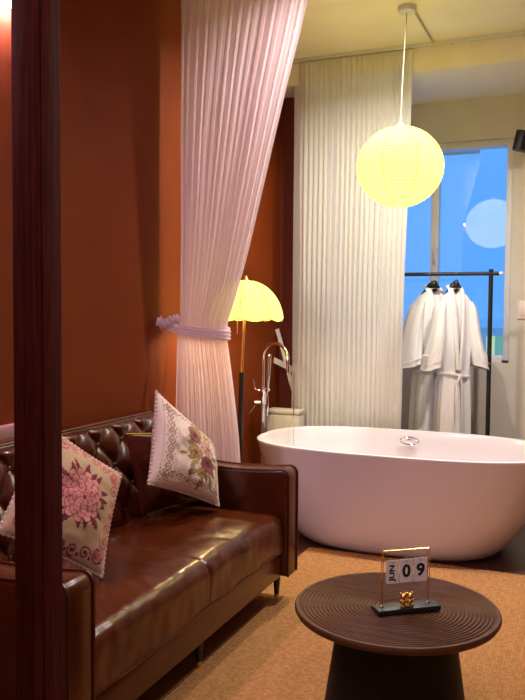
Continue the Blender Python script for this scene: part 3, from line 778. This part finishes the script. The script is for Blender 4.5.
def robe(px, yaw, Y, label, sc=1.0, lean=0.0, seed=0, hp=289):
    nk = ony(px, hp, Y)
    t = thing('bathrobe', label, 'bathrobe', (nk.x, Y, nk.z), yaw); t.scale = (sc, 0.95, 1.0)
    N = 64
    def R(hw, dp, z, cxx=0.0, cyy=0.0, amp=0.0, ph=0.0):
        out = []
        for j in range(N):
            a = 2*PI*j/N; c, s_ = math.cos(a), math.sin(a)
            f = 1+amp*math.sin(7*a+ph)+amp*0.7*math.sin(11*a+ph*1.7+seed)
            out.append(Vector((cxx+hw*math.copysign(abs(c)**0.85, c)*f, cyy+dp*math.copysign(abs(s_)**0.8, s_)*(f+amp*1.2*math.sin(9*a+seed)), z)))
        return out
    rings = [R(0.045, 0.045, 0.005), R(0.075, 0.055, -0.015), R(0.12, 0.065, -0.045), R(0.165, 0.075, -0.085), R(0.182, 0.082, -0.14), R(0.178, 0.088, -0.25, amp=0.015), R(0.168, 0.092, -0.40, amp=0.03, ph=0.4),
             R(0.155, 0.092, -0.53, amp=0.05, ph=0.7), R(0.150, 0.086, -0.60, amp=0.06, ph=0.8), R(0.160, 0.095, -0.68, amp=0.06, ph=1.0), R(0.172, 0.102, -0.85, amp=0.055, ph=1.2), R(0.18, 0.108, -1.05, amp=0.06, ph=1.4), R(0.185, 0.11, -1.25, amp=0.06, ph=1.5)]
    # deepen the open front (front is -y)
    for ri, r in enumerate(rings):
        for p in r:
            if p.y < 0 and -0.55 < p.z < 0.0:
                wv = 0.05*(1+p.z/0.6)
                p.y += 0.05*math.exp(-(p.x/max(0.02, wv))**2)
    loft('body', rings, 'terry', t)
    for s_ in (-1, 1):
        sr = []
        NS = 14
        for k in range(NS+1):
            q = k/NS
            c = Vector((s_*(0.135+0.115*q**0.8+0.01*math.sin(q*5+seed)), -0.005-0.03*q, -0.09-0.46*q))
            hw = 0.055+0.035*q; dp = 0.075+0.035*q
            if k == 0: hw *= 0.7; dp *= 0.8
            rr = []
            for j in range(36):
                a = 2*PI*j/36; f = 1+0.07*q*math.sin(5*a+seed+s_)+0.03*math.sin(8*a+q*4)
                rr.append(c+Vector((hw*math.cos(a)*f, dp*math.sin(a)*f, -s_*0.0+hw*math.cos(a)*0.25*s_*-1)))
            sr.append(rr)
        # cuff turned in
        last = sr[-1]; ctr = sum(last, Vector())/36
        sr.append([ctr+(p-ctr)*0.86+Vector((0, 0, 0.004)) for p in last]); sr.append([ctr+(p-ctr)*0.80+Vector((0, 0, 0.10)) for p in last])
        sl = loft('sleeve', sr, 'terry', t)
        cf = [ctr+(p-ctr)*1.035+Vector((0, 0, 0.045)) for p in last]
        tube('cuff_seam', cf, 0.003, 'terry', sl, n=5, closed=True)
    # shawl collar : two lapels meeting at the waist
    for s_ in (-1, 1):
        path = [Vector((s_*0.010, 0.055, 0.020)), Vector((s_*0.045, 0.035, 0.022)), Vector((s_*0.058, -0.015, 0.0)), Vector((s_*0.055, -0.065, -0.08)), Vector((s_*0.046, -0.085, -0.20)), Vector((s_*0.032, -0.098, -0.36)), Vector((s_*0.012, -0.104, -0.56))]
        P = []
        for i in range(len(path)-1):
            a = path[max(i-1, 0)]; b = path[i]; c = path[i+1]; d = path[min(i+2, len(path)-1)]
            for k in range(6):
                q = k/6; P.append(0.5*((2*b)+(c-a)*q+(2*a-5*b+4*c-d)*q*q+(3*b-a-3*c+d)*q**3))
        P.append(path[-1]); rg = []
        for i, p in enumerate(P):
            q = i/(len(P)-1); wd = 0.030-0.010*q
            side = Vector((1, 0.25*s_, 0)).normalized(); nn = Vector((0.25*s_, -1, 0)).normalized()
            if q < 0.3: nn = (nn*q/0.3+Vector((s_*0.6, 0, 0.8))*(1-q/0.3)).normalized(); side = (side*q/0.3+Vector((0.4, s_*0.8, 0))*(1-q/0.3)).normalized()
            rg.append([p+side*wd*math.cos(2*PI*j/14)+nn*0.012*math.sin(2*PI*j/14) for j in range(14)])
        loft('lapel', rg, 'terry', t)
    # belt
    bp_ = [Vector((0.158*math.cos(2*PI*j/40), 0.100*math.sin(2*PI*j/40), -0.60+0.012*math.sin(2*PI*j/40*2))) for j in range(40)]
    rg = []
    bmb = bmesh.new()
    add_tube(bmb, bp_, 0.012, 8, True, True, squash=1.0)
    blt = from_bm('belt', bmb, 'terry', t)
    tube('belt_end', [Vector((0.01, -0.115, -0.59)), Vector((0.02, -0.125, -0.68)), Vector((0.025, -0.125, -0.85)), Vector((0.02, -0.125, -1.0))], 0.015, 'terry', blt, n=8, squash=0.5)
    tube('belt_end', [Vector((0.01, -0.115, -0.59)), Vector((-0.035, -0.12, -0.66)), Vector((-0.04, -0.125, -0.8)), Vector((-0.035, -0.125, -0.9))], 0.015, 'terry', blt, n=8, squash=0.5)
    # hanger as its own thing
    h = thing('clothes_hanger', 'black hanger under the '+('robe with its belt beside the rack upright' if seed else 'robe closer to the cream curtain'), 'hanger', (nk.x, Y, nk.z), yaw); h.scale = (sc*0.92, 1, 1)
    zb_ = zb-nk.z
    cs, sn = math.cos(-yaw), math.sin(-yaw)
    off = YR-Y; ofx, ofy = -sn*off/(sc*0.92), cs*off
    hk_ = []
    for k in range(15):
        a = -0.6+(PI+0.9)*k/14; hk_.append(Vector((ofx-sn*0.017*math.cos(a)/(sc*0.92), ofy+cs*0.017*math.cos(a), zb_+0.017*math.sin(a))))
    tube('hook', [Vector((0, 0, 0.03)), Vector((ofx*0.5, ofy*0.5, zb_-0.05)), Vector((ofx, ofy, zb_-0.03))]+hk_, 0.0022, 'chrome', h, n=6)
    sh_ = [Vector((-0.155, 0.0, -0.082)), Vector((-0.09, 0, -0.028)), Vector((-0.035, 0.0, 0.018)), Vector((0, 0, 0.032)), Vector((0.035, 0.0, 0.018)), Vector((0.09, 0, -0.028)), Vector((0.155, 0, -0.082))]
    blob('neck_plate', (0, -0.022, 0.020), 0.045, 'black_metal', h, (0.75, 0.42, 1.0))
    tube('shoulder_bar', sh_, [0.010, 0.015, 0.024, 0.028, 0.024, 0.015, 0.010], 'black_metal', h, n=10)
    return t
robe(433.0, math.radians(42), 5.74, 'white terry bathrobe partly behind the other robe, closer to the cream curtain', seed=0, sc=0.86)
robe(455.0, math.radians(32), 5.57, 'white terry bathrobe with tied belt, fully shown, closer to the rack upright', seed=2, sc=0.70)

# ---------------------------------------------------------------- wall details by the window
sw0 = ony(519, 301, YW); sw1 = ony(529, 319, YW)
sw = thing('light_switch', 'white square light switch on beige wall beside window', 'light switch', ((sw0.x+sw1.x)/2, YW, (sw0.z+sw1.z)/2))
h_ = (sw0.z-sw1.z)/2
box('plate', (-0.045, -0.010, -h_), (0.045, 0, h_), 'switch', sw, 0.004)
box('rocker', (-0.025, -0.015, -h_*0.6), (0.025, -0.008, h_*0.6), 'switch', sw, 0.003)
sc0 = ony(520.5, 141, 5.85)
spt = thing('wall_spotlight', 'small black cylinder spotlight on the beige wall above the light switch', 'spotlight', (sc0.x, 5.85, sc0.z))
tube('barrel', [Vector((-0.012, 0, -0.066)), Vector((0.016, 0, 0.068))], 0.046, 'black_metal', spt, n=28)
tube('arm', [Vector((0.0, 0.02, 0.0)), Vector((0.02, YW-5.85-0.02, 0.0))], 0.012, 'black_metal', spt, n=12)
tube('wall_plate', [Vector((0.02, YW-5.85-0.025, 0)), Vector((0.02, YW-5.85, 0))], 0.05, 'black_metal', spt, n=24)

# ---------------------------------------------------------------- coffee table
CTX, CTY, CTZ, CTR = -0.531, 2.388, 0.43, 0.319
tb = thing('coffee_table', 'round walnut coffee table with concentric grooves on a black drum base', 'coffee table', (CTX, CTY, 0.012))
dz = -0.012
prof = [(0.02, 0.398), (CTR-0.03, 0.398), (CTR-0.006, 0.408), (CTR, 0.418), (CTR, 0.425), (CTR-0.004, 0.430)]
NG = 22
for k in range(NG):
    r1_ = CTR-0.014-(CTR-0.045)*k/NG; st = (CTR-0.045)/NG
    prof += [(r1_, 0.430), (r1_-st*0.30, 0.4265), (r1_-st*0.55, 0.4265), (r1_-st*0.80, 0.430)]
prof += [(0.02, 0.430)]
lathe('tabletop', [(r, z+dz) for r, z in prof], 'table_wood', tb, n=120)
lathe('neck', [(0.17, 0.36+dz), (0.17, 0.399+dz)], 'table_base', tb, n=64)
lathe('drum_base', [(0.232, 0.0), (0.235, 0.006), (0.230, 0.04), (0.186, 0.355+dz), (0.186, 0.372+dz), (0.182, 0.377+dz), (0.16, 0.377+dz)], 'table_base', tb, n=80)

# ---------------------------------------------------------------- flip calendar
q0, q1, q2, q3 = onz(370, 603.5, 0.45), onz(379.5, 611, 0.45), onz(441.5, 604.5, 0.45), onz(432.5, 598, 0.45)
bc = (q0+q1+q2+q3)/4; ang = math.atan2((q2-q1).y+(q3-q0).y, (q2-q1).x+(q3-q0).x)
cal = thing('desk_calendar', 'small perpetual calendar with black base and hanging number cards', 'calendar', (bc.x, bc.y, CTZ+0.0005), ang)
BL = ((q2-q1).length+(q3-q0).length)/4; BW = 0.030
box('base', (-BL, -BW, 0), (BL, BW, 0.018), 'slate', cal, 0.005)
def lc(px, py, off=0.0):   # pixel -> local point on the calendar's upright plane
    d = ray(px, py); nrm_ = Vector((-math.sin(ang), math.cos(ang), 0)); o_ = Vector((bc.x, bc.y, 0))+nrm_*off
    t_ = (o_-CAM).dot(nrm_)/d.dot(nrm_); p = CAM+d*t_-Vector(cal.location)
    return Vector((p.x*math.cos(ang)+p.y*math.sin(ang), off, p.z))
pl_b, pl_t = lc(382.3, 604.5), lc(382, 553.5); pr_b, pr_t = lc(428.8, 599.5), lc(428, 548.5)
ht = (pl_t.z+pr_t.z)/2; xl, xr = (pl_b.x+pl_t.x)/2, (pr_b.x+pr_t.x)/2
for s_ in (-1, 1):
    for x in (xl, xr):
        tube('upright_wire', [Vector((x, s_*0.006, 0.016)), Vector((x, s_*0.006, ht))], 0.0014, 'brass', cal, n=8)
    for x in (xl, xr):
        pass
for x in (xl, xr):
    tube('wire_arch', [Vector((x, 0.006*math.cos(PI*k/8), ht+0.006*math.sin(PI*k/8))) for k in range(9)], 0.0014, 'brass', cal, n=8)
    lathe('wire_ferrule', [(0.006, 0.018), (0.006, 0.021), (0.003, 0.024)], 'brass', cal, n=14, loc=(x, 0, 0))
crl = tube('cross_rod', [Vector((xl, 0, ht+0.004)), Vector((xr, 0, ht+0.004))], 0.0014, 'brass', cal, n=8)
for a_, b_ in ((386, 398), (399.5, 411), (413, 426)):
    x0, x1 = lc(a_, 556).x, lc(b_, 556).x
    tube('ring', [Vector((x0+(x1-x0)*k/12, -0.004, ht-0.006+0.016*math.sin(PI*k/12))) for k in range(13)], 0.0011, 'brass', crl, n=6)
cards = ((385, 398.4, 559.8, 583, 'JUN'), (398.8, 412.2, 558.4, 581.5, '0'), (412.8, 426.4, 557, 580.4, '9'))
for a_, b_, t_, u_, txt in cards:
    A, B = lc(a_, (t_+u_)/2), lc(b_, (t_+u_)/2); zt2 = lc((a_+b_)/2, t_).z; zb2 = lc((a_+b_)/2, u_).z
    cw, chh = B.x-A.x, zt2-zb2
    cdn = box('card', (A.x+0.0005, -0.0065, zb2), (B.x-0.0005, -0.0045, zt2), 'card', cal, 0.0004, 1)
    tube('hole_loop', [Vector(((A.x+B.x)/2+0.005*math.cos(2*PI*k/14), -0.0055+0.006*math.sin(2*PI*k/14)*0.6, zt2-0.001+0.006*math.sin(2*PI*k/14))) for k in range(14)], 0.0009, 'brass', cdn, n=6, closed=True)
    fc_ = bpy.data.curves.new('txt', 'FONT'); fc_.body = txt; fc_.align_x = 'CENTER'; fc_.align_y = 'CENTER'; fc_.extrude = 0.0; fc_.size = 1.0; fc_.offset = 0.035 if txt != 'JUN' else 0.04
    to = bpy.data.objects.new('txt', fc_); COL.objects.link(to)
    dg = bpy.context.evaluated_depsgraph_get(); me = bpy.data.meshes.new_from_object(to.evaluated_get(dg))
    bpy.data.objects.remove(to); bpy.data.curves.remove(fc_)
    xs = [v.co.x for v in me.vertices]; ys = [v.co.y for v in me.vertices]
    mx, my = (min(xs)+max(xs))/2, (min(ys)+max(ys))/2; wx, wy = max(xs)-min(xs), max(ys)-min(ys)
    for v in me.vertices:
        X, Y_ = (v.co.x-mx)/wx, (v.co.y-my)/wy
        if txt == 'JUN':   # turned to read upwards
            gx, gz = -Y_*cw*0.52, X*chh*0.72; gz -= chh*0.06
        else: gx, gz = X*cw*0.60, Y_*chh*0.56
        v.co = ((A.x+B.x)/2+gx, -0.0069, (zt2+zb2)/2+gz)
    me.materials.clear(); me.materials.append(MT['ink'])
    link(bpy.data.objects.new('lettering', me), cdn)
# small gold ornament
go = thing('gold_figurine', 'tiny shiny gold twin figurine on the black calendar base', 'figurine', (0, 0, 0))
gl = lc(406.5, 600, -0.012)
gw = Vector(cal.location)+Vector((gl.x*math.cos(ang)-(-0.012)*math.sin(ang), gl.x*math.sin(ang)+(-0.012)*math.cos(ang), 0.0182))
go.location = gw; go.rotation_euler = (0, 0, ang)
for s_ in (-1, 1):
    bd = blob('figure_body', (s_*0.011, 0, 0.013), 0.0095, 'gold', go, (1, 0.9, 1.15))
    hd_ = blob('figure_head', (s_*0.011, -0.001, 0.031), 0.0095, 'gold', go)
    for e in (-1, 1): blob('ear', (s_*0.011+e*0.0075, 0, 0.040), 0.0042, 'gold', hd_)
    for e in (-1, 1): blob('foot', (s_*0.011+e*0.007, -0.005, 0.0045), 0.0048, 'gold', bd, (1, 1.3, 0.9))
    for e in (-1, 1): blob('paw', (s_*0.011+e*0.010, -0.004, 0.018), 0.0042, 'gold', bd, (1, 1, 1.3))

# ---------------------------------------------------------------- outside
def far(px, py, Y): return ony(px, py, Y)
YB = 26.0
ft = far(490, 320, YB).z
bl = thing('building', 'pale blue grey building with white cornice seen beyond the window', 'building', (-2.0, YB+3, -6))
box('facade', (-5, -3, 0), (7, 3, ft+6-0.25), 'far_wall', bl)
box('cornice', (-5.2, -3.25, ft+6-0.25), (7.2, 3.2, ft+6), 'far_trim', bl)
za = far(490, 336, YB).z+6; zb3 = far(490, 356, YB).z+6
for k in range(4):
    x = far((474, 484.5, 505, 525)[k], 345, YB-3.0).x+2.0; wdt = (0.26, 0.62, 0.5, 0.5)[k]
    wn = box('window', (x, -3.03, zb3), (x+wdt, -2.98, za), ('glow_lime', 'glow_green', 'glow_lime', 'glow_green')[k], bl)  # made-up glowing windows in place of the green foliage outside
    box('sill', (x-0.05, -3.12, zb3-0.1), (x+wdt+0.05, -2.98, zb3), 'far_trim', wn)
# flat awning fixed to the outer face of the window wall
a_, b_ = far(443, 146, 6.75), far(480, 153.0, 6.75)
cn = thing('awning', 'grey flat awning edge fixed outside above the window', 'awning', ((a_.x+b_.x)/2, YW+0.2, b_.z))
box('slab', (-(b_.x-a_.x)/2, 0.0, 0.02), ((b_.x-a_.x)/2, 6.75-YW-0.2, 0.10), 'far_wall', cn)
box('fascia', (-(b_.x-a_.x)/2, 6.75-YW-0.2, 0.0), ((b_.x-a_.x)/2, 6.77-YW-0.2, 0.12), 'far_wall', cn)

# ---------------------------------------------------------------- unseen ceiling downlights added as fill light
def downlight(x, y, watt, col, label):
    d = thing('fill_downlight', label, 'fill light', (x, y, ZC))
    lathe('bezel', [(0.052, -0.006), (0.065, -0.004), (0.065, 0.0)], 'white_frame', d, n=28, cap=False)
    la = bpy.data.lights.new('fill_lamp', 'AREA'); la.shape = 'DISK'; la.size = 0.10; la.energy = watt; la.color = col; la.spread = math.radians(150)
    o = link(bpy.data.objects.new('fill_lamp', la), d); o.location = (0, 0, -0.01)
downlight(0.15, 0.7, ROOM_W, ROOM_COL, 'unseen added fill downlight above the near end of the rug')
downlight(-1.22, 4.2, BATH_W*0.9, BATH_COL, 'unseen added fill downlight above the bathtub, closer to the drape')
downlight(-0.15, 4.25, BATH_W*1.4, BATH_COL, 'unseen added fill downlight above the bathtub, farther from the drape')
